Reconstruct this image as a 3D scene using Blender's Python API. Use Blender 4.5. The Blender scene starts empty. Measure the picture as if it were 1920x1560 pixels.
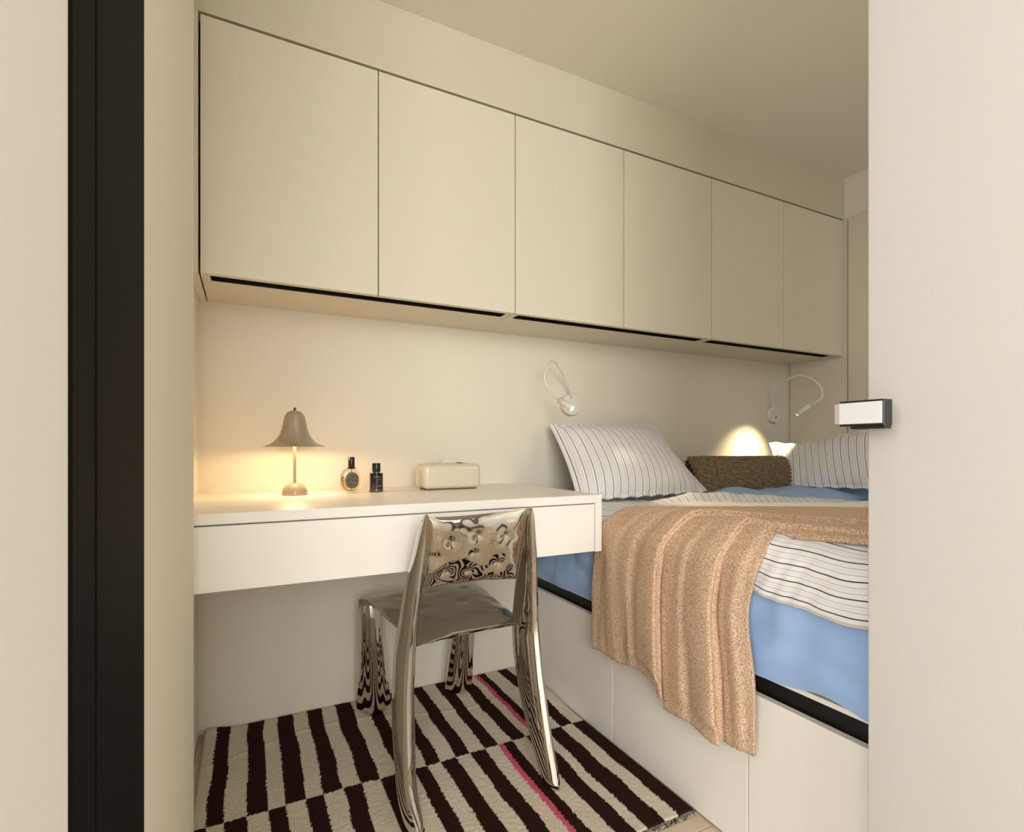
import bpy, bmesh, math, random
import numpy as np
from mathutils import Vector, noise
random.seed(4)
sc = bpy.context.scene
COL = sc.collection

# ------------------------------------------------------------------ camera, world, light, exposure
cd = bpy.data.cameras.new('camera'); cam = bpy.data.objects.new('camera', cd); COL.objects.link(cam)
cam.location = (0, 0, 0.89); cam.rotation_euler = (math.radians(90), 0, math.radians(-26.8))
cd.sensor_fit = 'HORIZONTAL'; cd.sensor_width = 36; cd.lens = 36 * 980 / 1920
cd.shift_y = 60 / 1920; cd.clip_start = 0.02
sc.camera = cam
sc.view_settings.view_transform = 'Standard'; sc.view_settings.look = 'None'
sc.view_settings.gamma = 1; sc.view_settings.use_curve_mapping = False
sc.view_settings.exposure = -0.95
w = bpy.data.worlds.new('world'); sc.world = w; w.use_nodes = True
w.node_tree.nodes['Background'].inputs[0].default_value = (0.80, 0.86, 1.0, 1)
w.node_tree.nodes['Background'].inputs[1].default_value = 1.0
def area(name, loc, rot, sx, sy, power, color, spread=180):
    l = bpy.data.lights.new(name, 'AREA'); l.shape = 'RECTANGLE'; l.size = sx; l.size_y = sy
    l.energy = power; l.color = color; l.spread = math.radians(spread)
    o = bpy.data.objects.new(name, l); COL.objects.link(o); o.location = loc; o.rotation_euler = rot
    return o
# daylight through the living-room windows behind the camera (faces +Y) 
area('window_daylight', (-0.75, -2.98, 1.55), (math.radians(90), 0, 0), 1.8, 1.5, 225, (1.0, 1.0, 1.0))
# added unseen window light from the left, to brighten the bed's side (faces +X)
area('added_side_light', (-2.46, -0.95, 1.50), (math.radians(90), 0, math.radians(-90)), 1.7, 1.5, 165, (0.92, 0.96, 1.0))
# added unseen fill over the bed's foot for the dim right side (faces +Y)
area('added_bedroom_fill', (1.85, -0.125, 1.50), (math.radians(90), 0, 0), 0.9, 0.9, 4.5, (1.0, 0.97, 0.90))

# ------------------------------------------------------------------ helpers
def lin(r, g, b):
    f = lambda c: ((c / 255 + 0.055) / 1.055) ** 2.4 if c > 10 else c / 255 / 12.92
    return (f(r), f(g), f(b), 1)
def mat(name, col, rough=0.6, metal=0.0, spec=0.5, bump=None, var=None, coat=0.0, sheen=0.0):
    m = bpy.data.materials.new(name); m.use_nodes = True; nt = m.node_tree
    b = nt.nodes['Principled BSDF']
    b.inputs['Base Color'].default_value = col; b.inputs['Roughness'].default_value = rough
    b.inputs['Metallic'].default_value = metal; b.inputs['Specular IOR Level'].default_value = spec
    b.inputs['Coat Weight'].default_value = coat; b.inputs['Sheen Weight'].default_value = sheen
    tc = nt.nodes.new('ShaderNodeTexCoord')
    if bump:
        n = nt.nodes.new('ShaderNodeTexNoise'); n.inputs['Scale'].default_value = bump[0]; n.inputs['Detail'].default_value = 4
        bp = nt.nodes.new('ShaderNodeBump'); bp.inputs['Strength'].default_value = bump[1]; bp.inputs['Distance'].default_value = bump[2]
        nt.links.new(tc.outputs['Object'], n.inputs['Vector']); nt.links.new(n.outputs['Fac'], bp.inputs['Height'])
        nt.links.new(bp.outputs['Normal'], b.inputs['Normal'])
    if var:
        n2 = nt.nodes.new('ShaderNodeTexNoise'); n2.inputs['Scale'].default_value = var[0]; n2.inputs['Detail'].default_value = 3
        r = nt.nodes.new('ShaderNodeValToRGB')
        r.color_ramp.elements[0].position = 0.38; r.color_ramp.elements[1].position = 0.62
        r.color_ramp.elements[0].color = var[1]; r.color_ramp.elements[1].color = var[2]
        nt.links.new(tc.outputs['Object'], n2.inputs['Vector']); nt.links.new(n2.outputs['Fac'], r.inputs[0])
        nt.links.new(r.outputs[0], b.inputs['Base Color'])
    return m
def link(name, me, m, parent=None, smooth=False):
    o = bpy.data.objects.new(name, me); COL.objects.link(o)
    for mm in (m if isinstance(m, (list, tuple)) else [m]):
        if mm: me.materials.append(mm)
    if parent: o.parent = parent
    if smooth: me.polygons.foreach_set('use_smooth', [True] * len(me.polygons))
    return o
def tag(o, label=None, cat=None, group=None, kind=None):
    if label: o['label'] = label
    if cat: o['category'] = cat
    if group: o['group'] = group
    if kind: o['kind'] = kind
    return o
def root(name, loc, label, cat, group=None):
    o = bpy.data.objects.new(name, None); COL.objects.link(o); o.location = loc; o.empty_display_size = 0.05
    return tag(o, label, cat, group)
def off(o):   # children built in world coordinates get the parent's offset removed
    return Vector(o.location) if o else Vector((0, 0, 0))
def absroot(p):
    v = Vector((0, 0, 0))
    while p: v += Vector(p.location); p = p.parent
    return v
def boxes(name, bl, m, parent=None, bevel=0.0, seg=2):
    """one mesh object from a list of world boxes (x0,x1,y0,y1,z0,z1)"""
    bm = bmesh.new(); t = absroot(parent)
    for (x0, x1, y0, y1, z0, z1) in bl:
        r = bmesh.ops.create_cube(bm, size=1)
        for v in r['verts']:
            v.co = Vector((x0 + (v.co.x + .5) * (x1 - x0), y0 + (v.co.y + .5) * (y1 - y0), z0 + (v.co.z + .5) * (z1 - z0))) - t
    if bevel: bmesh.ops.bevel(bm, geom=bm.edges[:], offset=bevel, segments=seg, profile=0.5, affect='EDGES')
    me = bpy.data.meshes.new(name); bm.to_mesh(me); bm.free()
    return link(name, me, m, parent)
def struct(o): o['kind'] = 'structure'; return o
def grid(name, P, m, parent=None, uv=None, closed_u=False, closed_v=False, flip=False, extra=None):
    """P[nu,nv,3] in world coordinates; extra = second grid sharing nothing (back side)"""
    t = absroot(parent); Ps = [P] + ([extra] if extra is not None else [])
    verts = []; faces = []; uvs = []
    for gi, G in enumerate(Ps):
        nu, nv = G.shape[:2]; b0 = len(verts); fl = flip ^ (gi == 1)
        G2 = G - np.array(t); verts += [tuple(p) for p in G2.reshape(-1, 3)]
        U = uv if uv is not None else np.stack(np.meshgrid(np.linspace(0, 1, nu), np.linspace(0, 1, nv), indexing='ij'), -1)
        for i in range(nu if closed_u else nu - 1):
            i2 = (i + 1) % nu
            for j in range(nv if closed_v else nv - 1):
                j2 = (j + 1) % nv
                q = [(i, j), (i2, j), (i2, j2), (i, j2)]
                if fl: q.reverse()
                faces.append([b0 + a * nv + b for a, b in q])
                uvs += [tuple(U[a, b]) for a, b in q]
    me = bpy.data.meshes.new(name); me.from_pydata(verts, [], faces)
    l = me.uv_layers.new(name='UVMap'); l.data.foreach_set('uv', [c for p in uvs for c in p])
    me.update()
    return link(name, me, m, parent, smooth=True)
def normals(P):
    du = np.gradient(P, axis=0); dv = np.gradient(P, axis=1)
    n = np.cross(du, dv); return n / (np.linalg.norm(n, axis=-1, keepdims=True) + 1e-9)
def nz(x, y, z=0.0): return noise.noise(Vector((x, y, z)))
def nzgrid(A, B, s, seed=0.0):
    out = np.zeros(A.shape)
    for idx in np.ndindex(A.shape): out[idx] = nz(A[idx] * s, B[idx] * s, seed)
    return out
def bilinear(c00, c10, c01, c11, U, V):
    a = [np.array(c, float) for c in (c00, c10, c01, c11)]
    U = U[..., None]; V = V[..., None]
    return a[0] * (1 - U) * (1 - V) + a[1] * U * (1 - V) + a[2] * (1 - U) * V + a[3] * U * V
def tube(name, pts, r, m, parent=None, n=12, res=10, caps=True, radii=None):
    """smooth tube through points (Catmull-Rom)"""
    p = [Vector(q) for q in pts]; C = []; R = []
    if res > 1 and len(p) > 2:
        q = [2 * p[0] - p[1]] + p + [2 * p[-1] - p[-2]]
        for i in range(1, len(q) - 2):
            for k in range(res):
                s = k / res
                C.append(0.5 * ((2 * q[i]) + (-q[i-1] + q[i+1]) * s + (2*q[i-1] - 5*q[i] + 4*q[i+1] - q[i+2]) * s*s + (-q[i-1] + 3*q[i] - 3*q[i+1] + q[i+2]) * s**3))
        C.append(p[-1])
    else: C = p
    N = len(C); bm = bmesh.new(); t = absroot(parent); rings = []; up = None
    for i, c in enumerate(C):
        d = (C[min(i + 1, N - 1)] - C[max(i - 1, 0)]).normalized()
        if up is None:
            up = Vector((0, 0, 1)) if abs(d.z) < 0.9 else Vector((1, 0, 0))
        s = d.cross(up).normalized(); up = s.cross(d).normalized()
        rr = radii[i] if radii else r
        rings.append([bm.verts.new(c - t + (s * math.cos(a) + up * math.sin(a)) * rr) for a in [2 * math.pi * k / n for k in range(n)]])
    for a, b in zip(rings, rings[1:]):
        for k in range(n): bm.faces.new((a[k], a[(k+1) % n], b[(k+1) % n], b[k]))
    if caps: bm.faces.new(rings[0][::-1]); bm.faces.new(rings[-1])
    bmesh.ops.recalc_face_normals(bm, faces=bm.faces[:])
    me = bpy.data.meshes.new(name); bm.to_mesh(me); bm.free()
    o = link(name, me, m, parent, smooth=True)
    return o
def lathe(name, prof, c, m, parent=None, n=48, axis='z', sx=1.0, sy=1.0, smooth=True, cap=True):
    """profile [(r,h)] spun round an axis through world point c"""
    bm = bmesh.new(); t = absroot(parent); rings = []
    for (r, h) in prof:
        ring = []
        for k in range(n):
            a = 2 * math.pi * k / n; x, y = r * math.cos(a) * sx, r * math.sin(a) * sy
            v = Vector((x, y, h)) if axis == 'z' else Vector((x, -h, y))   # axis 'y': h grows towards -Y
            ring.append(bm.verts.new(Vector(c) + v - t))
        rings.append(ring)
    for a, b in zip(rings, rings[1:]):
        for k in range(n): bm.faces.new((a[k], a[(k+1) % n], b[(k+1) % n], b[k]))
    if cap and prof[0][0] > 1e-5: bm.faces.new(rings[0][::-1])
    if cap and prof[-1][0] > 1e-5: bm.faces.new(rings[-1])
    bmesh.ops.remove_doubles(bm, verts=bm.verts[:], dist=1e-6)
    bmesh.ops.recalc_face_normals(bm, faces=bm.faces[:])
    me = bpy.data.meshes.new(name); bm.to_mesh(me); bm.free()
    o = link(name, me, m, parent, smooth=smooth)
    if smooth:
        md = o.modifiers.new('split', 'EDGE_SPLIT'); md.split_angle = math.radians(35)
    return o

# ------------------------------------------------------------------ materials
M_wall = mat('cream_wall_paint', lin(234, 227, 208), 0.75, spec=0.3, bump=(90, 0.05, 0.001))
M_bedcab = mat('white_lacquer', lin(250, 245, 236), 0.38, spec=0.45)
M_cab = mat('cream_lacquer', lin(222, 213, 192), 0.38, spec=0.45)
M_bulk = mat('bulkhead_paint', lin(212, 203, 180), 0.8, spec=0.3)
M_ceil = mat('ceiling_paint', lin(238, 231, 215), 0.85, spec=0.2)
M_white = mat('white_plaster', lin(242, 238, 231), 0.8, spec=0.25, bump=(140, 0.06, 0.001))
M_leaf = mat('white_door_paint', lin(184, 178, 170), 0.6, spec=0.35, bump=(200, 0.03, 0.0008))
M_black = mat('black_anodised_metal', lin(20, 18, 16), 0.7, spec=0.05)
M_slot = mat('black_channel', lin(14, 13, 12), 0.5)
M_handle = mat('black_handle_metal', lin(30, 29, 28), 0.35)
M_insert = mat('white_handle_plate', lin(205, 203, 200), 0.5)
M_grey = mat('grey_plate', lin(176, 168, 156), 0.4)
M_plank = mat('pale_wood', lin(205, 186, 158), 0.45, var=(6, lin(196, 177, 148), lin(214, 197, 170)))
M_tile = mat('living_floor', lin(205, 196, 182), 0.35)
M_steel = mat('polished_steel', (0.63, 0.60, 0.55, 1), 0.025, metal=1.0)
M_lamp = mat('taupe_enamel', lin(168, 152, 126), 0.22, coat=0.4)
M_knob = mat('dark_brass', lin(92, 78, 52), 0.3, metal=0.7)
M_lampw = mat('white_lamp_metal', lin(236, 229, 218), 0.78)
M_hole = mat('dark_switch', lin(50, 34, 20), 0.5)
M_mattress = mat('white_mattress', lin(238, 232, 220), 0.8)
M_blue = mat('pale_blue_cotton', lin(166, 198, 242), 0.85, spec=0.2, bump=(350, 0.12, 0.0006), sheen=0.1)
M_tissuebox = mat('cream_plastic', lin(222, 210, 186), 0.25, coat=0.3)
M_tissue = mat('tissue_paper', lin(240, 234, 222), 0.9)
M_blackglass = mat('black_bottle_glass', lin(16, 14, 20), 0.08, coat=0.6)
M_blackcap = mat('black_cap', lin(16, 16, 16), 0.25)
M_print = mat('grey_print', lin(150, 150, 150), 0.5)
M_labelp = mat('dark_label', lin(66, 66, 60), 0.5)
M_labell = mat('pale_label_print', lin(158, 152, 138), 0.5)
def glassmat(name, col, rough=0.0, ior=1.45):
    m = bpy.data.materials.new(name); m.use_nodes = True; b = m.node_tree.nodes['Principled BSDF']
    b.inputs['Base Color'].default_value = col; b.inputs['Transmission Weight'].default_value = 1
    b.inputs['Roughness'].default_value = rough; b.inputs['IOR'].default_value = ior; return m
M_glass = glassmat('clear_glass', (0.97, 0.96, 0.94, 1))
M_juice = glassmat('amber_perfume', (1.0, 0.74, 0.32, 1), ior=1.34)
def emit(name, col, s):
    m = bpy.data.materials.new(name); m.use_nodes = True; b = m.node_tree.nodes['Principled BSDF']
    b.inputs['Base Color'].default_value = (0, 0, 0, 1)
    b.inputs['Emission Color'].default_value = col; b.inputs['Emission Strength'].default_value = s; return m
M_bulb = emit('warm_bulb', (1.0, 0.66, 0.36, 1), 14)
M_led = emit('warm_led', (1.0, 0.80, 0.56, 1), 25)

def stripe_mat(name, base=(244, 242, 240)):
    """white cotton with woven stripes running along V; U in metres"""
    m = mat(name, lin(*base), 0.85, spec=0.2, bump=(500, 0.15, 0.0005), sheen=0.1); nt = m.node_tree; L = nt.links
    b = nt.nodes['Principled BSDF']
    uv = nt.nodes.new('ShaderNodeUVMap'); sp = nt.nodes.new('ShaderNodeSeparateXYZ'); L.new(uv.outputs[0], sp.inputs[0])
    def mth(op, a, b_=None, c=None):
        n = nt.nodes.new('ShaderNodeMath'); n.operation = op
        for k, v in enumerate((a, b_, c)):
            if v is None: continue
            if isinstance(v, (int, float)): n.inputs[k].default_value = v
            else: L.new(v, n.inputs[k])
        return n.outputs[0]
    x = mth('DIVIDE', sp.outputs[0], 0.0325); fr = mth('FRACT', x)
    def line(pos, hw):
        d = mth('ABSOLUTE', mth('SUBTRACT', fr, pos)); return mth('LESS_THAN', d, hw)
    dark = line(0.5, 0.036); f1 = line(0.83, 0.020); f2 = line(0.17, 0.020); f3 = line(0.0, 0.014)
    faint = mth('MAXIMUM', mth('MAXIMUM', f1, f2), f3)
    mix1 = nt.nodes.new('ShaderNodeMixRGB'); mix1.inputs[1].default_value = lin(*base); mix1.inputs[2].default_value = lin(160, 160, 168)
    L.new(mth('MULTIPLY', faint, 0.75), mix1.inputs[0])
    mix2 = nt.nodes.new('ShaderNodeMixRGB'); mix2.inputs[2].default_value = lin(58, 60, 74)
    L.new(mix1.outputs[0], mix2.inputs[1]); L.new(dark, mix2.inputs[0])
    L.new(mix2.outputs[0], b.inputs['Base Color']); return m
M_stripe = stripe_mat('striped_cotton')

def wool_mat():
    m = bpy.data.materials.new('tan_heather_wool'); m.use_nodes = True; nt = m.node_tree; L = nt.links
    b = nt.nodes['Principled BSDF']; b.inputs['Roughness'].default_value = 0.95
    b.inputs['Specular IOR Level'].default_value = 0.1; b.inputs['Sheen Weight'].default_value = 0.35
    b.inputs['Sheen Tint'].default_value = lin(240, 205, 170)
    uv = nt.nodes.new('ShaderNodeTexCoord')
    mp = nt.nodes.new('ShaderNodeMapping'); L.new(uv.outputs['Object'], mp.inputs[0]); mp.inputs['Scale'].default_value = (400, 260, 420)
    n = nt.nodes.new('ShaderNodeTexNoise'); n.inputs['Scale'].default_value = 1; n.inputs['Detail'].default_value = 3; n.inputs['Roughness'].default_value = 0.7
    L.new(mp.outputs[0], n.inputs['Vector'])
    r = nt.nodes.new('ShaderNodeValToRGB'); e = r.color_ramp.elements
    e[0].position = 0.38; e[0].color = lin(156, 132, 114); e[1].position = 0.64; e[1].color = lin(240, 212, 184)
    k = e.new(0.5); k.color = lin(212, 177, 146)
    L.new(n.outputs['Fac'], r.inputs[0]); L.new(r.outputs[0], b.inputs['Base Color'])
    bp = nt.nodes.new('ShaderNodeBump'); bp.inputs['Strength'].default_value = 0.45; bp.inputs['Distance'].default_value = 0.0012
    L.new(n.outputs['Fac'], bp.inputs['Height']); L.new(bp.outputs[0], b.inputs['Normal']); return m
M_wool = wool_mat()
M_knit = mat('brown_knit_yarn', lin(140, 122, 98), 0.9, spec=0.15, bump=(300, 0.2, 0.0008), var=(60, lin(126, 108, 84), lin(150, 130, 102)))
def rug_mat():
    m = bpy.data.materials.new('rug_pile'); m.use_nodes = True; nt = m.node_tree
    b = nt.nodes['Principled BSDF']; b.inputs['Roughness'].default_value = 0.95; b.inputs['Specular IOR Level'].default_value = 0.1
    a = nt.nodes.new('ShaderNodeAttribute'); a.attribute_name = 'dye'
    nt.links.new(a.outputs['Color'], b.inputs['Base Color']); return m
M_rug = rug_mat()
M_braid = mat('rug_binding', lin(92, 84, 74), 0.9, var=(120, lin(40, 32, 28), lin(180, 168, 150)))

# ------------------------------------------------------------------ room shell
XL, XR, YB, ZC = -0.137, 2.652, 1.88, 2.23     # alcove left wall, right wall, back wall, ceiling
struct(boxes('wall_back', [(-0.35, 2.80, YB, YB + 0.12, -0.02, ZC + 0.1)], M_wall))
struct(boxes('wall_left', [(-0.35, XL, 1.12, YB, -0.02, ZC), (-0.35, -0.0888, 0.605, 1.12, -0.02, ZC)], M_wall))
struct(boxes('wall_right', [(XR, XR + 0.15, -0.14, YB, -0.02, ZC + 0.1)], M_wall))
struct(boxes('ceiling', [(-0.35, 2.8, -0.26, YB + 0.12, ZC, ZC + 0.1)], M_ceil))
struct(boxes('wall_front', [(0.905, XR + 0.15, -0.26, -0.14, -0.02, 1.02), (0.905, XR + 0.15, -0.26, -0.14, 1.98, ZC), (0.905, 1.37, -0.26, -0.14, 1.02, 1.98), (2.33, XR + 0.15, -0.26, -0.14, 1.02, 1.98), (0.905, 0.955, -0.14, 0.42, -0.02, ZC)], M_wall))
struct(boxes('wall_passage_left', [(-0.35, -0.0913, 0.27, 0.605, -0.02, 2.5)], M_white))
# boxed-in bulkhead above the cupboards
struct(boxes('trim_bulkhead', [(XL, XR, 1.577, YB, 2.026, ZC)], M_bulk))
# bedroom floor of pale planks
fl = struct(boxes('floor', [(-0.35, 2.8, -0.26, YB + 0.1, -0.06, -0.012)], M_plank))
pm = None; y = 0.45; row = 0
while y < YB - 0.01:
    y1 = min(y + 0.146, YB); x = -0.40 - (row % 3) * 0.31
    while x < 1.02:
        a, b_ = max(x, -0.137 if y1 > 1.13 else -0.089), min(x + 0.95, 1.02)
        if b_ - a > 0.05:
            boxes('floor_plank', [(a + .001, b_ - .001, y + .001, y1 - .001, -0.012, random.uniform(-.0004, 0))], M_plank, fl, bevel=0.0008, seg=1)
        x += 0.95
    y = y1; row += 1
# the living room behind the camera
struct(boxes('floor_living_room', [(-2.5, 2.8, -3.3, -0.26, -0.06, -0.002), (-2.5, -0.35, -0.26, 0.27, -0.06, -0.002)], M_tile))
struct(boxes('ceiling_living_room', [(-2.5, 2.8, -3.3, -0.26, 2.5, 2.6), (-2.5, -0.35, -0.26, 0.27, 2.5, 2.6)], M_white))
struct(boxes('wall_living_left', [(-2.6, -2.5, -3.3, -1.83, 0, 2.5), (-2.6, -2.5, -0.07, 0.35, 0, 2.5), (-2.6, -2.5, -1.83, -0.07, 0, 0.72), (-2.6, -2.5, -1.83, -0.07, 2.28, 2.5)], M_white))
struct(boxes('wall_living_right', [(2.0, 2.1, -3.3, -0.26, 0, 2.5)], M_white))
struct(boxes('wall_living_front', [(-2.5, -0.35, 0.27, 0.35, 0, 2.5), (0.905, 2.1, -0.40, -0.26, 0, 1.02), (0.905, 2.1, -0.40, -0.26, 1.98, 2.5), (0.905, 1.37, -0.40, -0.26, 1.02, 1.98), (-0.35, 0.905, -0.40, -0.26, 2.23, 2.5)], M_white))
struct(boxes('wall_living_back', [(-2.5, 2.1, -3.12, -3.0, 0, 0.78), (-2.5, 2.1, -3.12, -3.0, 2.32, 2.5),
                                  (-2.5, -1.67, -3.12, -3.0, 0.78, 2.32), (0.17, 2.1, -3.12, -3.0, 0.78, 2.32)], M_white))
wn = root('window_1', (-0.75, -2.94, 0.78), None, None); wn['kind'] = 'structure'
boxes('window_frame', [(-1.69, 0.19, -2.965, -2.925, 0.76, 0.81), (-1.69, 0.19, -2.965, -2.925, 2.29, 2.34), (-1.69, -1.64, -2.965, -2.925, 0.81, 2.29),
                       (0.14, 0.19, -2.965, -2.925, 0.81, 2.29)], M_black, wn)
for x in (-1.05, -0.45): boxes('mullion', [(x - .025, x + .025, -2.965, -2.925, 0.81, 2.29)], M_black, wn)

wn = root('added_side_window', (-2.44, -0.95, 0.72), None, None); wn['kind'] = 'structure'  # unseen frame added to go with the extra light from the left
boxes('window_frame', [(-2.455, -2.41, -1.84, -0.06, 0.71, 0.76), (-2.455, -2.41, -1.84, -0.06, 2.24, 2.29), (-2.455, -2.41, -1.84, -1.79, 0.76, 2.24), (-2.455, -2.41, -0.11, -0.06, 0.76, 2.24)], M_black, wn)
boxes('mullion', [(-2.455, -2.41, -0.975, -0.925, 0.76, 2.24)], M_black, wn)
wn = root('added_fill_window', (1.85, -0.13, 1.02), None, None); wn['kind'] = 'structure'  # unseen frame added around the bedroom fill light
boxes('window_frame', [(1.36, 2.34, -0.139, -0.10, 1.01, 1.05), (1.36, 2.34, -0.139, -0.10, 1.95, 1.99), (1.36, 1.40, -0.139, -0.10, 1.05, 1.95), (2.30, 2.34, -0.139, -0.10, 1.05, 1.95)], M_leaf, wn)

# black metal door jamb on the left, in two steps
j = struct(boxes('trim_1', [(-0.0915, -0.0892, 0.3785, 0.4285, 0.0, 2.148)], M_black, bevel=0.0006, seg=1))
boxes('jamb_liner', [(-0.0915, -0.0884, 0.4290, 0.6040, 0.0, 2.148)], M_black, j, bevel=0.0006, seg=1)

# open door leaf on the right, seen almost along its face, with its latch handle
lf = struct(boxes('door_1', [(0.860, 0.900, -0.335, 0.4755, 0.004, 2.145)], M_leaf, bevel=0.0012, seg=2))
h = root('door_handle', (0.77, 0.43, 0.93), None, None); h.parent = lf
hx0, hx1, hy0, hy1 = 0.8000, 0.8235, 0.4222, 0.4848
hz0, hz1 = 0.9225, 0.9600
tag(boxes('handle_body', [(hx0 + .002, hx1, hy0, hy1, hz0, hz1)], M_handle, h, bevel=0.0008, seg=1), 'black handle body')
boxes('handle_plate', [(hx0, hx0 + .0021, hy0 + .002, hy1 - .0002, hz0 + .003, hz1 - .003)], M_insert, h, bevel=0.0004, seg=1)['label'] = 'white face plate'
boxes('end_plate', [(hx0 + .001, hx0 + .0135, hy1 + .0004, hy1 + .006, hz0 + .004, hz1 - .004)], M_grey, h)['label'] = 'grey end plate'
boxes('bracket', [(hx0 + .006, hx1 + .001, hy0 + .002, hy1 - .014, hz0 - .0045, hz0 + .0005), (hx1 - .001, 0.860, 0.448, 0.464, hz0, hz0 + .02)], M_handle, h)
# ------------------------------------------------------------------ wall cupboards: three two-door units
UX = [(-0.112, 0.808), (0.808, 1.731), (1.731, 2.640)]
lab = ['double-door cream wall cupboard at the left end, above the table lamp and perfume',
       'double-door cream wall cupboard in the middle of the row, above the looped reading lamp',
       'double-door cream wall cupboard at the right end of the row, above the lit reading lamp']
CZ0, CZ1 = 1.347, 2.017
for k, (x0, x1) in enumerate(UX):
    r = root('wall_cupboard', ((x0 + x1) / 2, 1.88, CZ0), lab[k], 'cupboard', 'cream wall cupboards')
    g = 0.0015
    X0, X1 = x0 + .0008, x1 - .0008
    sx0, sx1 = x0 + .022, x1 - .022 - (0.035 if k == 2 else 0)
    boxes('body', [(X0, X1, 1.648, YB, CZ0, CZ0 + .018), (X0, X1, 1.5935, 1.5985, CZ0, CZ0 + .04), (X0, sx0, 1.5985, 1.648, CZ0, CZ0 + .018),
                   (sx1, X1, 1.5985, 1.648, CZ0, CZ0 + .018), (X0, X1, 1.606, YB, CZ0 + .045, CZ1)], M_cab, r)
    boxes('grip_channel', [(sx0, sx1, 1.5985, 1.648, CZ0 + .022, CZ0 + .03), (sx0, sx1, 1.6455, 1.6485, CZ0 + .001, CZ0 + .026),
                           (sx0, sx1, 1.5985, 1.600, CZ0 + .001, CZ0 + .026), (sx0 - .001, sx0 + .001, 1.5985, 1.648, CZ0 + .001, CZ0 + .026),
                           (sx1 - .001, sx1 + .001, 1.5985, 1.648, CZ0 + .001, CZ0 + .026)], M_slot, r)['label'] = 'black recessed grip channel'
    mid = (x0 + x1) / 2
    for a, b_ in ((x0, mid), (mid, x1)):
        boxes('door', [(a + g, b_ - g, 1.5745, 1.5925, CZ0 - .001, CZ1)], M_cab, r, bevel=0.0012, seg=2)
# scribe strip left of the row
tag(boxes('filler_strip', [(XL, -0.1155, 1.577, YB, CZ0, 2.0255)], M_cab), 'narrow cream filler strip between left wall and first wall cupboard', 'filler strip')
struct(boxes('trim_2', [(XL, XR, 1.604, 1.63, 2.0175, 2.026)], mat('shadow_gap', lin(150, 138, 112), 0.7)))

# ------------------------------------------------------------------ wardrobe on the right wall
r = root('fitted_wardrobe', (2.65, 1.4, 0), 'tall cream fitted wardrobe front in the right corner behind the lit reading lamp', 'wardrobe')
boxes('side_panel', [(2.640, XR-.002, 1.866, YB-.001, 0.0, CZ1 + .008)], M_cab, r)
boxes('side_panel', [(2.6405, XR-.002, 1.556, 1.8625, 0.0, CZ1 + .008)], M_cab, r, bevel=0.001, seg=1)
for y0, y1 in ((1.045, 1.549), (0.53, 1.042), (0.02, 0.527)):
    boxes('door', [(2.634, XR - .004, y0, y1, 0.41, CZ1)], M_cab, r, bevel=0.001, seg=1)

# ------------------------------------------------------------------ floating desk
DZ, DY = 0.75, 1.281
r = root('floating_desk', (0.4, 1.58, 0.58), 'cream wall-hung desk with one long drawer, beside the bed', 'desk')
boxes('desk_top', [(XL, 0.950, DY, YB, DZ - .024, DZ)], M_bedcab, r, bevel=0.0012, seg=2)
boxes('side_panel', [(0.926, 0.950, DY, YB, 0.58, DZ - .0242)], M_bedcab, r, bevel=0.001, seg=1)
boxes('drawer', [(XL + .002, 0.9235, DY + .001, DY + .02, 0.5815, DZ - .0275)], M_bedcab, r, bevel=0.0012, seg=2)
boxes('drawer_box', [(XL, 0.925, DY + .021, YB, 0.585, DZ - .0245)], M_bedcab, r)

# ------------------------------------------------------------------ bed platform
r = root('bed_platform', (1.8, 1.2, 0), 'cream built-in bed platform with drawer fronts and black grip channel', 'bed')
BX = 0.978
boxes('platform_body', [(1.012, XR - .02, -0.10, YB - .002, 0, 0.398)], M_bedcab, r)
boxes('platform_board', [(0.986, XR - .02, -0.10, YB - .002, 0.398, 0.408)], M_bedcab, r)
for y0, y1 in ((-0.10, 0.312), (0.312, 0.789), (0.789, 1.2657), (1.2657, 1.742), (1.742, YB - .002)):
    boxes('drawer_front', [(BX, BX + .018, y0 + .0015, y1 - .0015, 0.004, 0.3575)], M_bedcab, r, bevel=0.001, seg=2)
boxes('grip_channel', [(1.004, 1.012, -0.10, YB, 0.34, 0.398), (BX + .0185, 1.004, -0.10, YB, 0.335, 0.352)], M_slot, r)['label'] = 'black recessed grip channel'

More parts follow.
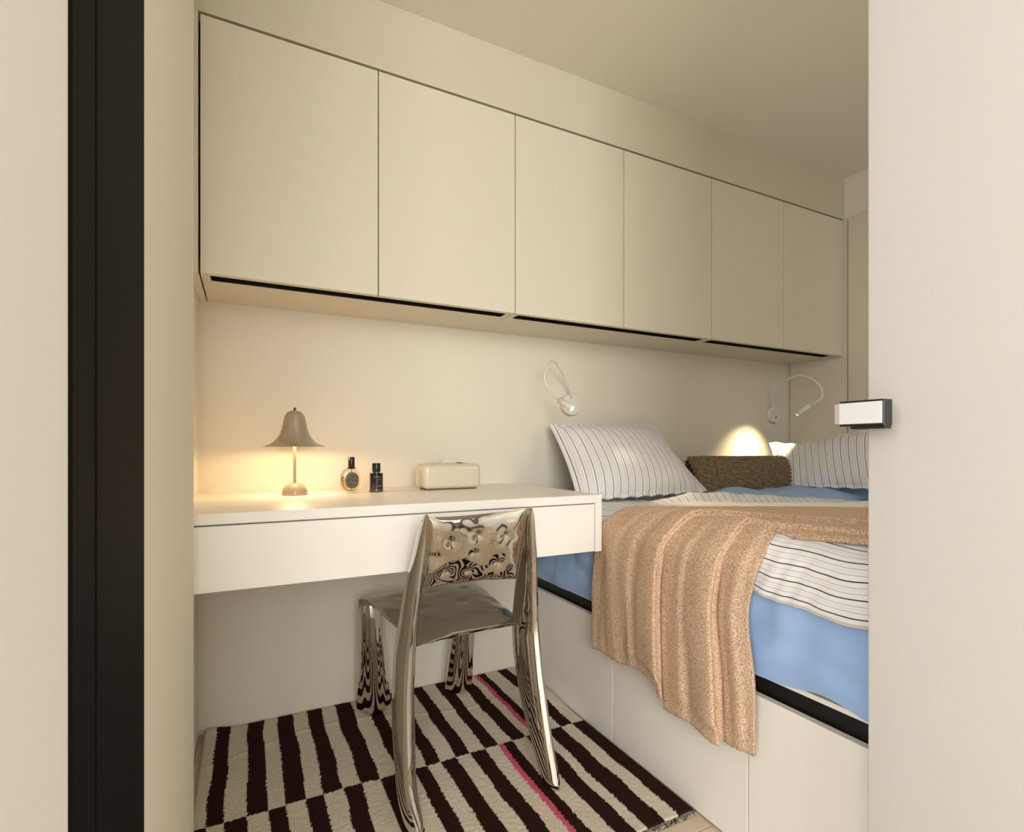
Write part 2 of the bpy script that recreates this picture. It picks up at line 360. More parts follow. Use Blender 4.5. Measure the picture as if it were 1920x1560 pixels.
# ------------------------------------------------------------------ rug
def rug():
    X0, X1, Y0, Y1 = -0.120, 0.972, 0.936, 1.872; YD = 1.40
    back = [-0.087, -0.049, -0.001, 0.045, 0.085, 0.132, 0.173, 0.219, 0.264, 0.315, 0.362, 0.403, 0.443, 0.484, 0.530, 0.574, 0.620, 0.661, 0.705, 0.752, 0.796, 0.825, 0.880, 0.922]
    nx, ny = 370, 310
    xs = np.linspace(X0, X1, nx); ys = np.linspace(Y0, Y1, ny)
    A, B = np.meshgrid(xs, ys, indexing='ij')
    wob = nzgrid(A, B, 9, 1.3) * 0.006; jag = nzgrid(A, B, 130, 5.1) * 0.0030
    jag2 = nzgrid(A, B, 130, 9.7) * 0.0035
    Aw = A + wob + jag
    backsec = (B + jag2 + nzgrid(A, A * 0, 12, 3) * .006) > YD
    nb = np.searchsorted(np.array(back), Aw.ravel()).reshape(A.shape)
    dark = (nb % 2 == 1)
    dark = np.where(backsec, dark, ~dark)
    # pink lines: one in each section, along the edge of a stripe
    pink = np.where(backsec, np.abs(Aw - 0.7895) < 0.0075, np.abs(Aw - 0.6665) < 0.0075)
    cream = np.array(lin(214, 203, 182)); brown = np.array(lin(46, 24, 20)); rose = np.array(lin(206, 92, 118))
    col = np.where(dark[..., None], brown, cream); col = np.where(pink[..., None], rose, col)
    t = nzgrid(A, B, 210, 2.2)
    t2 = nzgrid(A * 0.4, B, 320, 7.2)
    col = col * (1 + 0.13 * t + 0.08 * t2)[..., None]; col[..., 3] = 1
    edge = np.minimum(np.minimum(A - X0, X1 - A), np.minimum(B - Y0, Y1 - B))
    Z = 0.010 + 0.0015 * t + 0.0012 * t2 + 0.004 * nzgrid(A, B, 7, 4.4) * np.clip(edge / 0.05, 0, 1)
    Z = Z + np.where(dark, 0.0015, 0) + 0.0022 * np.exp(-((B - 1.70 - .05 * np.sin(A * 7)) / .008) ** 2) * np.clip(edge / .02, 0, 1)
    # the right rear corner rides up against the platform, left rear corner lifts
    Z += 0.022 * np.exp(-((A - 0.93) / 0.05) ** 2 - ((B - 1.62) / 0.10) ** 2)
    Z += 0.012 * np.exp(-((A + 0.11) / 0.05) ** 2 - ((B - 1.86) / 0.06) ** 2)
    Z = Z * np.clip(edge / 0.004, 0.15, 1) ** 0.5
    Z = np.maximum(Z, 0.001)
    o = grid('striped_rug', np.stack([A, B, Z], -1), M_rug)
    tag(o, 'tufted rug of cream and dark brown stripes with thin pink lines, under the desk', 'rug')
    ca = o.data.color_attributes.new('dye', 'FLOAT_COLOR', 'POINT')
    ca.data.foreach_set('color', col.reshape(-1))
    # bound front edge
    bm = bmesh.new(); n = 150
    for k in range(n):
        x = X0 + (X1 - X0) * (k + .5) / n
        q = bmesh.ops.create_cube(bm, size=1)
        for v in q['verts']:
            v.co = Vector((x + v.co.x * 0.0058 + v.co.y * 0.004, Y0 - .003 + v.co.y * 0.010, 0.0045 + v.co.z * 0.007))
    me = bpy.data.meshes.new('binding'); bm.to_mesh(me); bm.free()
    b = link('binding', me, M_braid, o); b['label'] = 'grey whipped edge binding'; b['kind'] = 'stuff'
rug()

# ------------------------------------------------------------------ inflated steel chair
def lens(U, V, p=2.0, ex=0.62, q=6.0):
    a = np.abs(2 * U - 1); b = np.abs(2 * V - 1)
    return np.clip(1 - a ** p, 0, 1) ** ex * np.clip(1 - b ** q, 0, 1) ** 0.5
def steel_panel(name, P, U, V, T, prof, parent, dimples=(), wr=0.0, seed=0.0, rad=0.022):
    N = normals(P); Th = T * prof * 0.5
    for (du, dv, dep) in dimples:
        L1 = np.linalg.norm(P[-1, P.shape[1] // 2] - P[0, P.shape[1] // 2]); L2 = np.linalg.norm(P[P.shape[0] // 2, -1] - P[P.shape[0] // 2, 0])
        d = np.sqrt(((U - du) * L1) ** 2 + ((V - dv) * L2) ** 2)
        Th = Th - dep * np.exp(-(d / rad) ** 0.9) * prof
    if wr:
        a = np.abs(2 * U - 1); b = np.abs(2 * V - 1)
        e = np.clip(np.maximum(a, b), 0, 1) ** 3
        Th = Th + wr * e * nzgrid(U * 7, V * 7, 1.0, seed) * (prof > 0.02) * prof
    A = P + N * Th[..., None]; B = P - N * Th[..., None]
    o = grid(name, A, M_steel, parent, extra=B)
    return o
def chair():
    r = root('steel_chair', (0.515, 1.5, 0.012), 'mirror-polished inflated steel chair standing on the rug, tucked at the desk', 'chair')
    zs = np.array([0.012, .05, .10, .15, .20, .30, .40, .50, .60, .70, .740])
    XLc = np.array([.345, .335, .332, .334, .336, .341, .350, .355, .358, .361, .362])
    XRc = np.array([.706, .706, .702, .699, .696, .691, .688, .676, .660, .636, .628])
    Yc = np.array([1.160, 1.186, 1.210, 1.231, 1.248, 1.272, 1.282, 1.254, 1.214, 1.165, 1.146])
    wd = np.array([.046, .070, .082, .098, .108, .116, .112, .092, .070, .044, .026])     # depth of the blade (Y)
    th = np.array([.038, .046, .046, .050, .052, .053, .050, .044, .036, .026, .016])
    nu, nv = 26, 120
    zv = np.linspace(zs[0], zs[-1], nv)
    def sm(a):
        y = np.interp(zv, zs, a); k = np.ones(9) / 9; yp = np.pad(y, 4, 'edge')
        yp[:4] = 2 * y[0] - y[4:0:-1]; yp[-4:] = 2 * y[-1] - y[-2:-6:-1]
        return np.convolve(yp, k, 'valid')
    for Xc, rot, nm in ((XLc, 0.10, 'rear_leg'), (XRc, -0.16, 'rear_leg')):
        U, V = np.meshgrid(np.linspace(0, 1, nu), np.linspace(0, 1, nv), indexing='ij')
        s = (U - .5) * sm(wd)[None, :]
        P = np.stack([sm(Xc)[None, :] + s * math.sin(rot), sm(Yc)[None, :] + s * math.cos(rot), np.broadcast_to(zv, s.shape)], -1)
        a = np.abs(2 * U - 1)
        prof = np.clip(1 - a ** 2, 0, 1) ** 0.6 * np.clip(1 - np.abs(2 * V - 1) ** 60, 0, 1) ** .5
        T = sm(th)[None, :]
        wr = 1 + 0.05 * nzgrid(U * 2, V * 9, 1, Xc[0] * 9)
        steel_panel(nm, P, U, V, 1.0, prof * T * wr, r)
    # backrest
    nu, nv = 90, 60
    U, V = np.meshgrid(np.linspace(0, 1, nu), np.linspace(0, 1, nv), indexing='ij')
    P = bilinear((.372, 1.222, .548), (.630, 1.222, .545), (.366, 1.137, .733), (.618, 1.137, .741), U, V)
    P[..., 1] += 0.018 * (1 - (2 * U - 1) ** 2)                      # hollow towards the sitter
    P[..., 2] += (0.010 * (1 - (2 * U - 1) ** 2)) * (V - .5) * 2 * -0.6
    a = np.abs(2 * U - 1); b = np.abs(2 * V - 1)
    prof = np.clip(1 - a ** 3.5, 0, 1) ** 0.6 * np.clip(1 - b ** 3.5, 0, 1) ** 0.6
    D = [(.22, .70, .012), (.50, .76, .012), (.79, .72, .012), (.50, .50, .007), (.20, .26, .012), (.46, .22, .012), (.76, .32, .012)]
    steel_panel('backrest', P, U, V, 0.062, prof, r, D, wr=0.008, seed=3.0, rad=0.024)
    # seat
    P = bilinear((.372, 1.262, .398), (.672, 1.262, .410), (.338, 1.748, .402), (.735, 1.735, .405), U, V)
    P[..., 2] += 0.010 * (1 - (2 * U - 1) ** 2) * (1 - V) - 0.012 * np.sin(math.pi * U) * np.sin(math.pi * V)
    prof = np.clip(1 - a ** 4, 0, 1) ** 0.55 * np.clip(1 - b ** 4, 0, 1) ** 0.55
    D = [(.18, .20, .007), (.50, .14, .007), (.83, .22, .007), (.30, .48, .007), (.66, .50, .007), (.22, .78, .007), (.50, .80, .007), (.80, .78, .007)]
    steel_panel('seat', P, U, V, 0.046, prof, r, D, wr=0.010, seed=8.0, rad=0.012)
    # front legs: flared, folded blades
    nu, nv = 40, 70
    U, V = np.meshgrid(np.linspace(0, 1, nu), np.linspace(0, 1, nv), indexing='ij')
    for c, w0, w1, ang, cx in (((.378, 1.745), .066, .112, -0.10, .352), ((.680, 1.752), .075, .100, 0.06, .692)):
        wv = w0 + (w1 - w0) * V ** 1.2
        s = (U - .5) * wv
        fold = -0.034 * (1 - (2 * np.abs(U - .5)) ** 1.4) * (0.5 + .5 * V)
        X = cx * (1 - V) + c[0] * V + s * math.cos(ang) - fold * math.sin(ang)
        Y = 1.735 * (1 - V) + (c[1] + 0.035) * V + s * math.sin(ang) + fold
        Z = 0.400 * (1 - V) + 0.012 * V + 0.010 * V ** 6 * (2 * U - 1) ** 2
        P = np.stack([X, Y, Z], -1)
        prof = np.clip(1 - np.abs(2 * U - 1) ** 2.4, 0, 1) ** 0.6 * np.clip(1 - (np.abs(2 * V - 1)) ** 14, 0, 1) ** .5
        wr = 1 + 0.12 * nzgrid(U * 3, V * 1.3, 1, c[0] * 7) + 0.06 * np.sin(U * 26 + V * 2)
        steel_panel('front_leg', P, U, V, 0.050, prof * wr, r)
chair()

# ------------------------------------------------------------------ bedding heights
def topz(X, Y):
    """height of the striped duvet's surface"""
    z = 0.700 + 0.016 * np.exp(-((Y - .85) / .3) ** 2) * np.exp(-((X - 1.5) / .6) ** 2)
    z = z - 0.060 * np.clip((X - 1.55) / .8, 0, 1) * np.clip((Y - 1.0) / .3, 0, 1)
    z = z - 0.008 * np.clip((Y - 1.12) / .2, 0, 1)
    return z
def cross(s, Xs, zb, R, ztop, X1):
    """cloth section: up the side at Xs from zb, round a shoulder R, then along the top. s metres -> x,z"""
    h = ztop - R - zb; arc = R * math.pi / 2
    x = np.where(s < h, Xs, np.where(s < h + arc, Xs + R * (1 - np.cos((s - h) / R)), Xs + R + (s - h - arc)))
    z = np.where(s < h, zb + s, np.where(s < h + arc, zb + h + R * np.sin(np.clip((s - h) / R, 0, math.pi / 2)), ztop))
    return x, z

# mattress with a fitted sheet
mt = boxes('mattress', [(0.992, XR - .03, -0.09, YB - .005, 0.409, 0.655)], M_mattress, bevel=0.03, seg=4)
tag(mt, 'thick mattress in a pale blue fitted sheet on the bed platform', 'mattress')
nu, nv = 120, 220
S, T = np.meshgrid(np.linspace(0, 1.90, nu), np.linspace(-0.094, YB - .004, nv), indexing='ij')
zb = 0.401 + 0.014 * np.exp(-((T - .62) / .06) ** 2) + 0.0015 * np.sin(T * 23)
s01 = S / 1.90
s = S
x, z = cross(s, 0.9825, zb, 0.035, 0.662, 2.6)
x = np.minimum(x, XR - .025)
fold = nzgrid(T * 5 + s * 8, s * 18 - T * 5, 1.0, 2.0) * 0.016 + nzgrid(T * 22, s * 9, 1, 6.0) * 0.004
diag = np.sin((T * 1.0 + s * 0.75) * 34 + 3 * nzgrid(T, s, 4, 1)) * 0.0035
side = np.clip(1 - (s - .2) / .06, 0, 1)
x = x - (fold + diag * 1.3 + .005) * side * np.clip(s / .03, .3, 1)
z = z + fold * .3 * (1 - side)
o = grid('fitted_sheet', np.stack([x, T, z], -1), M_blue, mt, flip=True)
o['label'] = 'pale blue fitted sheet'

# blue quilt turned back near the pillows
nu, nv = 150, 60
A, B = np.meshgrid(np.linspace(1.40, XR - .03, nu), np.linspace(1.34, 1.76, nv), indexing='ij')
tt = (B - 1.34) / .42
env = np.clip(np.sin(np.pi * np.clip(tt, 0, 1)), 0, 1) ** .45
rise = np.clip((A - 1.40) / .2, 0.1, 1)
Z = 0.664 + env * (0.044 * rise + 0.020 * np.clip((A - 2.0) / .6, 0, 1) + 0.022 * nzgrid(A * 5, B * 9, 1, 3.3) + 0.010 * nzgrid(A * 14 + B * 6, B * 18, 1, 5.5))
o = grid('blue_quilt', np.stack([A, B, Z], -1), M_blue)
tag(o, 'rumpled pale blue quilt between the striped duvet and the pillows', 'quilt')
md = o.modifiers.new('thick', 'SOLIDIFY'); md.thickness = 0.01; md.offset = -1

# striped duvet
def duvet():
    nu, nv = 210, 250
    S, T = np.meshgrid(np.linspace(0, 1.82, nu), np.linspace(-0.10, 1.68, nv), indexing='ij')
    hem = 0.572 + (T - .55) * 0.045 + 0.004 * np.sin(T * 17) + .003 * np.sin(T * 41)
    zt = topz(1.4 + 0 * S, T)
    x, z = cross(S, 0.968, hem, 0.072, zt, 2.6)
    x = np.minimum(x, XR - .028 - 0.0 * x)
    z = z + np.where(x > 1.05, topz(x, T) - zt, 0)
    wr = nzgrid(T * 5, S * 14, 1, 4.0) * 0.007 + nzgrid(T * 16, S * 26, 1, 9.0) * 0.003
    tuck = np.sin((S * 1.0 + 0.25 * np.sin(T * 9)) * 75) * 0.0018 * np.clip(1 - S / .35, 0, 1)
    side = np.clip(1 - (S - .10) / .10, 0, 1)
    x = x - (wr * 1.0 + .003 + tuck) * side
    z = z + wr * (1 - side) + tuck * (1 - side)
    # rolled far edge turned over as a soft band
    edgeY = 1.36 + 0.10 * np.clip((1.9 - x) / .6, -.4, 1)
    f = np.clip((T - edgeY + .05) / 0.045, 0, 1)
    z = z + 0.030 * np.clip(np.sin(f * math.pi * .62), 0, 1) * np.clip((x - 1.30) / .15, 0, 1)
    drop = np.clip((T - edgeY) / .02, 0, 1) * np.clip((x - 1.3) / .1, 0, 1); z = z - drop * 0.035
    uv = np.stack([x * 0 + S, T], -1)
    o = grid('striped_duvet', np.stack([x, T, z], -1), M_stripe, uv=uv, flip=True)
    tag(o, 'white duvet with thin dark stripes spread over the bed under the tan throw', 'duvet')
    md = o.modifiers.new('thick', 'SOLIDIFY'); md.thickness = 0.006; md.offset = 0
duvet()

# ------------------------------------------------------------------ throw blanket
def throw():
    nv = 300; nt = 210
    W, Tt = np.meshgrid(np.linspace(0, 1, nv), np.linspace(0, 1, nt), indexing='ij')   # W: 0 far edge .. 1 near edge
    Lh, Rr = 0.41, 0.09
    # hanging hem: two lobes, the near one longer
    lobe = 1 / (1 + np.exp(-(W - 0.52) * 60))
    zhem = (0.272 + 0.045 * W * 1.0) * (1 - lobe) + (0.222 + 0.035 * (W - .5)) * lobe
    zhem = zhem + 0.004 * np.sin(W * 21)
    # length parameter
    Ltop = 1.0
    arc = Rr * math.pi / 2
    ztop = 0.710
    h = ztop - Rr - zhem
    s = Tt * (0.46 + arc + Ltop)
    s = np.where(Tt < 0.25, Tt / 0.25 * h, np.where(Tt < 0.37, h + (Tt - .25) / .12 * arc, h + arc + (Tt - .37) / .63 * Ltop))
    hang = Tt < 0.25
    x0, z0 = cross(s, 0.944, zhem, Rr, ztop, 3)
    p = np.clip((s - h - arc) / Ltop, 0, 1)                       # 0 at shoulder .. 1 far end on top
    q = np.clip((s - h) / (arc + Ltop), 0, 1)
    # lateral position (Y) of each warp line
    Yh = 1.330 - 0.600 * W                                        # on the hanging part
    # on top the cloth bunches and swings towards the foot of the bed
    fx = 1.01 + 0.74 * p; fy = 1.20 - 0.63 * p ** .93           # far edge on the top
    gx = 1.04 + 0.40 * p; gy = 0.735 - 0.23 * np.clip(p / .45, 0, 1) ** .8
    gx = 0.985 + 0.03 * np.clip(p / .3, 0, 1) + 0.40 * np.clip(p - .35, 0, 1); gy = 0.750 - 0.66 * np.clip(p, 0, .75)
    Wt = W
    tx = fx * (1 - Wt) + gx * Wt; ty = fy * (1 - Wt) + gy * Wt
    mixp = np.clip(q / 0.22, 0, 1); mixp = mixp * mixp * (3 - 2 * mixp)
    X = np.where(q <= 0, x0, x0 * (1 - mixp) + tx * mixp)
    drift = (Tt - 0.25) * 0
    Ytop = ty
    Yside = Yh + 0.03 * np.clip((0.25 - Tt) / .25, 0, 1) * (W - .5)
    Y = Yside * (1 - mixp) + Ytop * mixp
    Y = Y + 0.028 * W ** 3 * np.exp(-((Tt - .19) / .07) ** 2)
    # shoulder pulls the far corner back
    Y = Y - 0.035 * np.exp(-((Tt - .31) / .07) ** 2) * (1 - W) + .0
    xs_ = np.clip(1.04 - X, 0, .0719); surf = topz(X, Y) - .072 + np.sqrt(.072 ** 2 - xs_ ** 2)
    Z = z0 * (1 - mixp) + (surf + .011) * mixp
    # folds: sharp pleats, constant along the length
    ph = W + 0.02 * np.sin(Tt * 9)
    def pleat(c, wdt, amp, sharp=.35):
        d = (ph - c) / wdt
        return amp * np.where(d < 0, np.exp(-(d / 1.0) ** 2), np.exp(-(d / sharp) ** 2))
    F = pleat(.20, .08, .007) + pleat(.33, .09, .010, .3) + pleat(.515, .13, .036, .08) + pleat(.66, .05, .008, .5) + pleat(.83, .11, .034, .10) + pleat(.95, .04, .006, .4)
    F = F * np.clip(W / .06, 0, 1)
    F = F + 0.006 * nzgrid(W * 9, Tt * 3, 1, 2.2) + .003 * nzgrid(W * 20, Tt * 9, 1, 4.2)
    for c_ in (.515, .83): F = F - .014 * np.exp(-((ph - c_ - .022) / .016) ** 2) * np.clip((.26 - Tt) / .05, 0, 1)
    body = np.clip(Tt / .03, .6, 1) * (1 - 0.35 * np.clip((Tt - .37) / .1, 0, 1))
    grow = 0.45 + 0.55 * np.clip((0.34 - Tt) / .25, 0, 1)
    out = F * body * grow
    ang = np.clip((s - h) / arc, 0, 1) * math.pi / 2
    X = X - out * np.cos(ang); Z = Z + out * np.sin(ang) * 1.0 + 0.004
    Z = np.where(s > h + arc * .6, np.maximum(Z, surf + .010), Z)
    for c_, o_ in ((.515, .024), (.83, .018)):
        dd = (ph - c_); Y = Y - o_ * np.where(dd < 0, np.exp(-(dd / .05) ** 2), np.exp(-(dd / .004) ** 2)) * np.clip(1.15 - Tt * 1.5, 0.15, 1)
    # lobe shift: nearer lobe overlaps the first
    Y = Y + 0.012 * (lobe * np.exp(-((W - .56) / .06) ** 2)) * np.clip((0.3 - Tt) / .2, 0, 1)
    # fuzzy edge of the hem
    jag = nzgrid(W * 60, Tt * 0, 1, 8) * 0.004 * np.exp(-Tt / .01); Z = Z + jag
    wq = np.clip((Y - 1.235) / .04, 0, 1) * np.clip((Z - .44) / .13, 0, 1); wq = wq * wq * (3 - 2 * wq)
    X = X + wq * np.maximum(.9575 - X, 0)   # squeezed past the end of the desk
    X = np.minimum(X, XR - .05)
    uv = np.stack([W * 0.66, s + 0.05], -1)
    P = np.stack([X, Y, Z], -1)
    o = grid('throw_blanket', P, M_wool, uv=uv, flip=False)
    tag(o, 'tan heathered wool throw draped over the side of the bed', 'blanket')
    md = o.modifiers.new('thick', 'SOLIDIFY'); md.thickness = 0.007; md.offset = 0
throw()

# ------------------------------------------------------------------ pillows
def pillow(name, cs, T, label, group, L=0.62, seed=1.0, m=M_stripe, flange=0.06, sag=0.02, edge=None, wr=.010, nu=90, nv=70, uoff=0.0):
    """cs: bottom-left, bottom-right, top-left, top-right as seen from the room"""
    U, V = np.meshgrid(np.linspace(0, 1, nu), np.linspace(0, 1, nv), indexing='ij')
    a = 2 * U - 1; b = 2 * V - 1
    # edges bow inwards between the pulled-out corners
    Ui = .5 + a * .5 * (1 - 0.05 * (1 - b * b)); Vi = .5 + b * .5 * (1 - np.where(b > 0, 0.05, 0.015) * (1 - a * a))
    P = bilinear(*cs, Ui, Vi)
    if edge is not None: P = P + edge(U, V)
    N = normals(P)
    aa = np.clip(np.abs(a) / (1 - flange), 0, 1); bb = np.clip(np.abs(b) / (1 - flange), 0, 1)
    prof = (1 - aa ** 2.6) ** 0.7 * (1 - bb ** 2.6) ** 0.7
    wrk = wr * nzgrid(U * 6, V * 5, 1, seed) + wr * .5 * nzgrid(U * 13 + V * 5, V * 14, 1, seed + 3)
    rim = np.clip(np.maximum(aa, bb), 0, 1) ** 6
    Th = T * .5 * prof + wrk * prof ** .3 + 0.002
    ripple = 0.004 * np.sin(U * 60 + seed) * rim
    F = P - N * (Th + ripple)[..., None]; K = P + N * (T * .5 * prof * .8 + .002 - ripple)[..., None]
    H = L * 0.68
    uv = np.stack([U * L + uoff, V * H], -1)
    o = grid(name, F, m, uv=uv, extra=K, flip=True)
    tag(o, label, 'pillow', group)
    return o
# left pillow against the back wall next to the desk
c = [(1.035, 1.535, 0.704), (1.640, 1.515, 0.716), (1.080, 1.805, 0.985), (1.605, 1.790, 0.993)]
pillow('striped_pillow', c, 0.19, 'white striped pillow leaning on the back wall beside the desk', 'striped pillows', seed=2.2,
       edge=lambda U, V: np.stack([0.0 * U, -0.02 * np.sin(np.pi * U), 0.0 * U], -1))
# corner pillow
c = [(2.23, 1.66, 0.71), (2.40, 1.06, 0.72), (2.385, 1.800, 0.925), (2.575, 1.14, 1.010)]
pillow('striped_pillow', c, 0.13, 'white striped pillow in the right corner behind the brown knitted cushion', 'striped pillows', L=.68, seed=7.4,
       edge=lambda U, V: np.stack([0.0 * U, 0.0 * U, V * -0.030 * np.exp(-((U - .25) / .2) ** 2)], -1), uoff=.01)
# knitted bolster cushion
def knit():
    nu, nv = 360, 170
    Lx = 0.74; H = 0.30
    U, V = np.meshgrid(np.linspace(0, 1, nu), np.linspace(0, 1, nv), indexing='ij')
    a = 2 * U - 1; b = 2 * V - 1
    P = bilinear((1.70, 1.600, 0.690), (2.44, 1.600, 0.690), (1.755, 1.745, 0.842), (2.36, 1.700, 0.846), .5 + a * .5, .5 + b * .5 * (1 - .05 * (1 - a * a)))
    N = normals(P)
    prof = np.clip(1 - np.abs(a) ** 8, 0, 1) ** .5 * np.clip(1 - np.abs(b) ** 2.5, 0, 1) ** .6
    u = U * Lx; v = V * 0.22
    d = v + 0.38 * u                                     # rows run diagonally
    row = d / 0.0260; k = np.floor(row); f = row - k
    e = (u - .3 * v) / 0.0200 + 0.5 * (k % 2)
    g = e - np.floor(e)
    bump = 0.0150 * np.sin(np.pi * f) ** .9 * (0.72 + .28 * np.sin(np.pi * g) ** .8)
    Th = 0.090 * .5 * prof
    F = P - N * (Th + bump)[..., None]; K = P + N * (Th + bump)[..., None]
    o = grid('knitted_cushion', F, M_knit, extra=K, flip=True)
    tag(o, 'brown chunky-knit cushion lying between the two striped pillows', 'cushion')
knit()

# ------------------------------------------------------------------ reading lamps
def gooseneck(disc, path, head, label, aim, power):
    lit = True
    r = root('reading_lamp', disc, label, 'lamp', 'gooseneck reading lamps')
    dx, dy, dz = disc
    lathe('wall_plate', [(0.0, 0.0), (0.044, 0.0), (0.046, 0.003), (0.046, 0.020), (0.044, 0.023), (0.0, 0.0235)], (dx, YB, dz), M_lampw, r, axis='y')
    lathe('switch', [(0.0, 0.0), (0.0045, 0.0), (0.0045, 0.002), (0, 0.002)], (dx + .002, YB - .0235, dz - .016), M_hole, r, axis='y', n=12)['label'] = 'dark switch hole'
    tube('neck', path, 0.0042, M_lampw, r, n=12)
    a = Vector(head[0]); b = Vector(head[1]); d = (b - a).normalized()
    bm_pts = [a, a + d * .004, a + d * .0045, b - d * .001, b]
    hd = tube('lamp_head', bm_pts, 0, M_lampw, r, n=20, res=1, radii=[0.006, 0.0085, 0.0125, 0.0125, 0.0115])
    if lit:
        tube('bulb', [b - d * .001, b + d * .0015], 0.0095, M_led, hd, n=16, res=1)['label'] = 'glowing warm LED'
        l = bpy.data.lights.new('reading_spot', 'SPOT'); l.energy = power; l.color = (1.0, 0.76, 0.46); l.spot_size = math.radians(80 if power > 30 else 50); l.spot_blend = 1.0; l.shadow_soft_size = 0.012
        lo = bpy.data.objects.new('reading_spot', l); COL.objects.link(lo); lo.location = b + d * .004
        d2 = (Vector(aim) - b).normalized(); lo.rotation_euler = d2.to_track_quat('-Z', 'Y').to_euler()
    else:
        tube('lens', [b - d * .0005, b + d * .0005], 0.0095, M_grey, hd, n=16, res=1)
LA, LB = (1.0580, 1.7000, 1.0755), (1.0870, 1.6500, 1.0380)
p1 = [(1.222, 1.858, 1.100), (1.2067, 1.845, 1.1194), (1.1652, 1.82, 1.1708), (1.1143, 1.78, 1.2058), (1.0516, 1.73, 1.2257), (1.0016, 1.69, 1.198), (0.9783, 1.67, 1.1561), (0.9852, 1.67, 1.119), (1.0130, 1.68, 1.0930), (1.052, 1.698, 1.0785)]
gooseneck((1.222, YB, 1.074), p1, (LA, LB), 'white gooseneck reading lamp looped back over its plate, above the left striped pillow', (1.52, 1.22, 0.71), 20)
p2 = [(2.512, 1.858, 1.092), (2.4844, 1.852, 1.1226), (2.4703, 1.84, 1.1656), (2.4539, 1.8, 1.2001), (2.4415, 1.74, 1.2339), (2.4359, 1.67, 1.2493), (2.4367, 1.61, 1.229), (2.4445, 1.57, 1.1889), (2.4493, 1.56, 1.1499), (2.4200, 1.555, 1.1194), (2.366, 1.558, 1.094)]
gooseneck((2.515, YB, 1.07), p2, ((2.3560, 1.560, 1.0920), (2.3530, 1.620, 1.0520)), 'white gooseneck reading lamp in the right corner, lit, arching over the bed', (2.31, 1.85, 0.81), 34)

# ------------------------------------------------------------------ table lamp
def table_lamp(x, y):
    z0 = DZ
    r = root('table_lamp', (x, y, z0), 'small taupe bell-shaded table lamp, lit, at the left end of the desk', 'lamp')
    lathe('base', [(0, 0), (.0355, 0), (.036, .003), (.0355, .010), (.032, .020), (.026, .028), (.018, .0335), (.008, .036), (0, .0365)], (x, y, z0), M_lamp, r)
    lathe('pole', [(0.0042, .035), (0.0042, .20)], (x, y, z0), M_lamp, r, n=20)
    out = [(.0865, .1440), (.0850, .1455), (.072, .1500), (.060, .1570), (.050, .1670), (.042, .1790), (.037, .1930), (.0335, .2080), (.0310, .2220), (.0280, .2340), (.0225, .2440), (.014, .2500), (.004, .2520), (0, .2522)]
    inn = [(max(r_ - .0016, 0), h_ - .0016) for r_, h_ in out][::-1]; inn[-1] = (.0860, .1434)
    lathe('lamp_shade', out + inn + [out[0]], (x, y, z0), M_lamp, r, cap=False)
    lathe('finial', [(0, .2515), (.0032, .2525), (.0042, .2560), (.0032, .2600), (0, .2615)], (x, y, z0), M_knob, r, n=16)['label'] = 'dark brass finial'
    lathe('bulb', [(0, .168), (.006, .169), (.0125, .176), (.014, .184), (.011, .194), (.007, .200), (0, .202)], (x, y, z0), M_bulb, r, n=20)['label'] = 'glowing warm bulb'
    l = bpy.data.lights.new('lamp_light', 'POINT'); l.energy = 5.6; l.color = (1.0, 0.66, 0.36); l.shadow_soft_size = 0.013
    o = bpy.data.objects.new('lamp_light', l); COL.objects.link(o); o.location = (x + .0, y - .0, z0 + .158)
table_lamp(0.1245, 1.684)

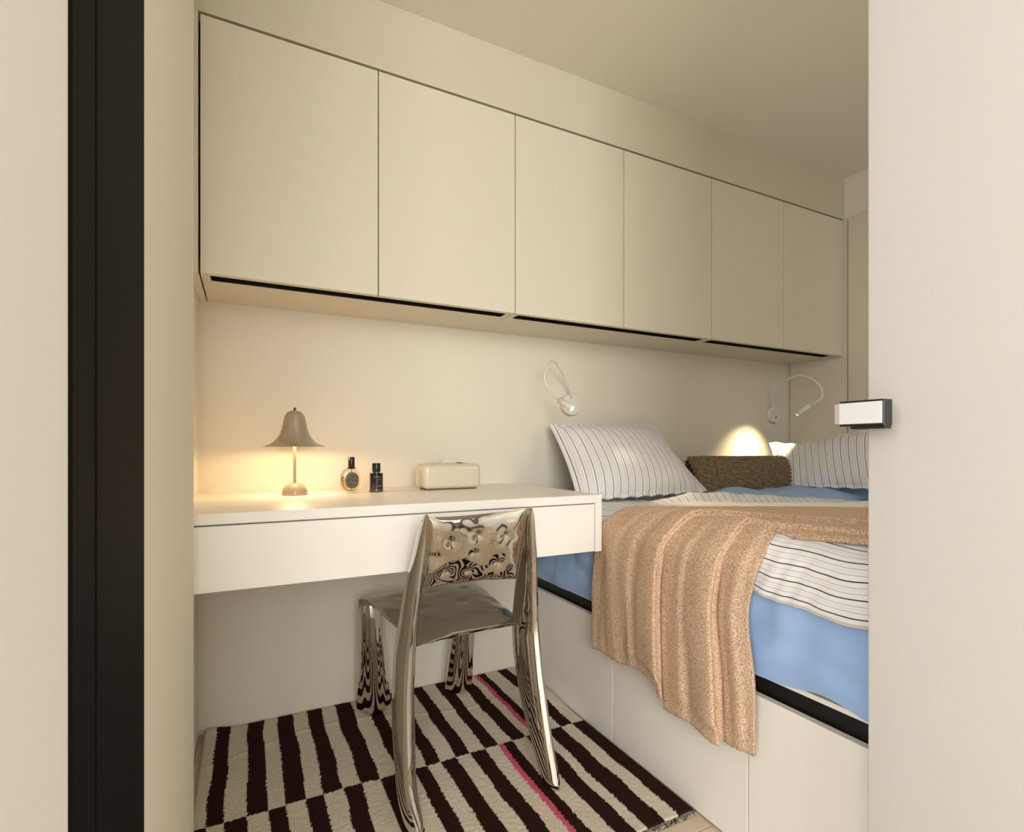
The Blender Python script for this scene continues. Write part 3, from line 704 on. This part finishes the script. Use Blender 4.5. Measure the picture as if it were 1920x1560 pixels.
# ------------------------------------------------------------------ perfumes
def perfume_oval(x, y):
    r = root('perfume_bottle', (x, y, DZ), 'oval clear glass perfume bottle with amber liquid and black cap on the desk', 'perfume')
    zc = DZ + .0395
    def sup(rx, rz, y0, y1, nm, m, p=2.3, zmax=None, n=48):
        bm = bmesh.new(); t = absroot(r); rings = []
        d = y1 - y0
        for yy, sc_ in ((y0, .80), (y0 + d * .10, .93), (y0 + d * .28, 1), (y1 - d * .28, 1), (y1 - d * .10, .93), (y1, .80)):
            ring = []
            for k in range(n):
                a = 2 * math.pi * k / n; c, s = math.cos(a), math.sin(a)
                px = rx * sc_ * math.copysign(abs(c) ** (2 / p), c); pz = rz * sc_ * math.copysign(abs(s) ** (2 / p), s)
                if zmax is not None: pz = min(pz, zmax)
                ring.append(bm.verts.new(Vector((x + px, yy, zc + pz)) - t))
            rings.append(ring)
        for a, b in zip(rings, rings[1:]):
            for k in range(n): bm.faces.new((a[k], a[(k+1) % n], b[(k+1) % n], b[k]))
        bm.faces.new(rings[0]); bm.faces.new(rings[-1][::-1])
        bmesh.ops.recalc_face_normals(bm, faces=bm.faces[:])
        me = bpy.data.meshes.new(nm); bm.to_mesh(me); bm.free()
        o = link(nm, me, m, r, smooth=True); return o
    sup(.0325, .0392, y - .011, y + .011, 'bottle_glass', M_glass)
    sup(.0265, .0330, y - .0075, y + .0075, 'liquid', M_juice, zmax=.012)
    lb = sup(.0205, .0250, y - .0122, y - .0113, 'bottle_label', M_labelp); lb['label'] = 'dark oval label with pale engraving'
    # pale engraving: border ring, flower scrolls
    def ringpts(rx, rz, cx=0, cz=0, a0=0, a1=2 * math.pi, n=24): return [(x + cx + rx * math.cos(a0 + (a1 - a0) * k / n), y - .0124, zc + cz + rz * math.sin(a0 + (a1 - a0) * k / n)) for k in range(n + 1)]
    for q in (ringpts(.0150, .0190), ringpts(.0182, .0224), ringpts(.0035, .0035, -.003, -.004), ringpts(.004, .003, .006, .006), ringpts(.003, .0045, -.005, .008), ringpts(.005, .002, .006, -.009), ringpts(.008, .010, 0, 0, 3.6, 5.9)):
        tube('engraving', q, .00045, M_labell, lb, n=4, res=1)
    lathe('collar', [(0, .0750), (.0125, .0750), (.0130, .0765), (.0105, .0795), (0, .0800)], (x, y, DZ), M_blackcap, r, n=24)
    lathe('cap', [(0, .0795), (.0098, .0795), (.0100, .0800), (.0100, .1105), (.0092, .1120), (0, .1122)], (x, y, DZ), M_blackcap, r, n=24)
    tube('dip_tube', [(x, y, DZ + .010), (x, y, DZ + .075)], .0009, M_glass, r, n=8, res=1)
perfume_oval(0.2885, 1.684)
def perfume_round(x, y):
    r = root('perfume_bottle', (x, y, DZ), 'black cylindrical perfume bottle with faint grey lettering on the desk', 'perfume')
    bt = lathe('bottle_glass', [(0, 0.0005), (.0195, .0005), (.0210, .002), (.0210, .0585), (.0195, .0605), (0, .0610)], (x, y, DZ), M_blackglass, r, n=40)
    lathe('base_ring', [(.0212, .001), (.0214, .002), (.0214, .008), (.0212, .009)], (x, y, DZ), mat('smoky_glass', lin(96, 84, 74), .12), r, n=40)['label'] = 'smoky clear glass foot'
    lathe('collar', [(0, .0605), (.0105, .0605), (.0105, .0640), (0, .0640)], (x, y, DZ), mat('dark_chrome', lin(120, 112, 112), .2, metal=1), r, n=24)
    lathe('cap', [(0, .0640), (.0128, .0640), (.0132, .0650), (.0132, .0900), (.0124, .0915), (0, .0918)], (x, y, DZ), M_blackcap, r, n=24)
    # three faint lines of print, too small in the photograph to read
    for k, (dz, hh, xs) in enumerate(((.0475, .0022, [(-.0125, -.0085), (-.0078, -.0050), (-.0042, -.0012), (-.0004, .0030), (.0038, .0072), (.0080, .0125)]),
                                      (.0395, .0014, [(.0010, .0035), (.0042, .0078), (.0084, .0115)]),
                                      (.0180, .0026, [(.0005, .0052), (.0060, .0096), (.0102, .0122)]))):
        boxes('print', [(x + a_, x + b_, y - math.sqrt(.0212 ** 2 - max(abs(a_), abs(b_)) ** 2) - .0006, y - .012, DZ + dz, DZ + dz + hh) for a_, b_ in xs], M_print, bt)
perfume_round(0.3665, 1.689)

# ------------------------------------------------------------------ tissue box
def tissue_box():
    x0, x1, y0, y1, z0, z1 = 0.513, 0.716, 1.652, 1.762, DZ + .004, DZ + .086
    r = root('tissue_box', ((x0 + x1) / 2, (y0 + y1) / 2, DZ), 'rounded cream tissue box with a tissue showing, on the desk', 'tissue box')
    b = boxes('box_body', [(x0, x1, y0, y1, z0, z1)], M_tissuebox, r, bevel=0.016, seg=6)
    b.data.polygons.foreach_set('use_smooth', [True] * len(b.data.polygons))
    boxes('base_foot', [(x0 + .014, x1 - .014, y0 + .014, y1 - .014, DZ, z0 + .002)], mat('dark_base', lin(96, 82, 56), .6), r)['label'] = 'dark recessed base'
    boxes('slot', [(x0 + .032, x1 - .036, y0 + .030, y1 - .030, z1 - .001, z1 + .0012)], M_tissuebox, r, bevel=.0005, seg=1)
    nu, nv = 50, 26
    U, V = np.meshgrid(np.linspace(0, 1, nu), np.linspace(0, 1, nv), indexing='ij')
    X = x0 + .034 + .125 * U + .012 * (V - .5) * np.sin(U * 5)
    hgt = 0.018 * np.sin(np.pi * U ** 1.5) ** 1.1 + .004 * np.sin(U * 17) * np.sin(np.pi * U)
    Y = (y0 + y1) / 2 + (V - .5) * 0.052 * (1 - .35 * U)
    Z = z1 + .001 + hgt * (1 - (2 * V - 1) ** 2 * .75) + .0025 * nzgrid(U * 8, V * 6, 1, 3)
    Z = np.maximum(Z, z1 + .0012)
    grid('tissue', np.stack([X, Y, Z], -1), M_tissue, r)
tissue_box()
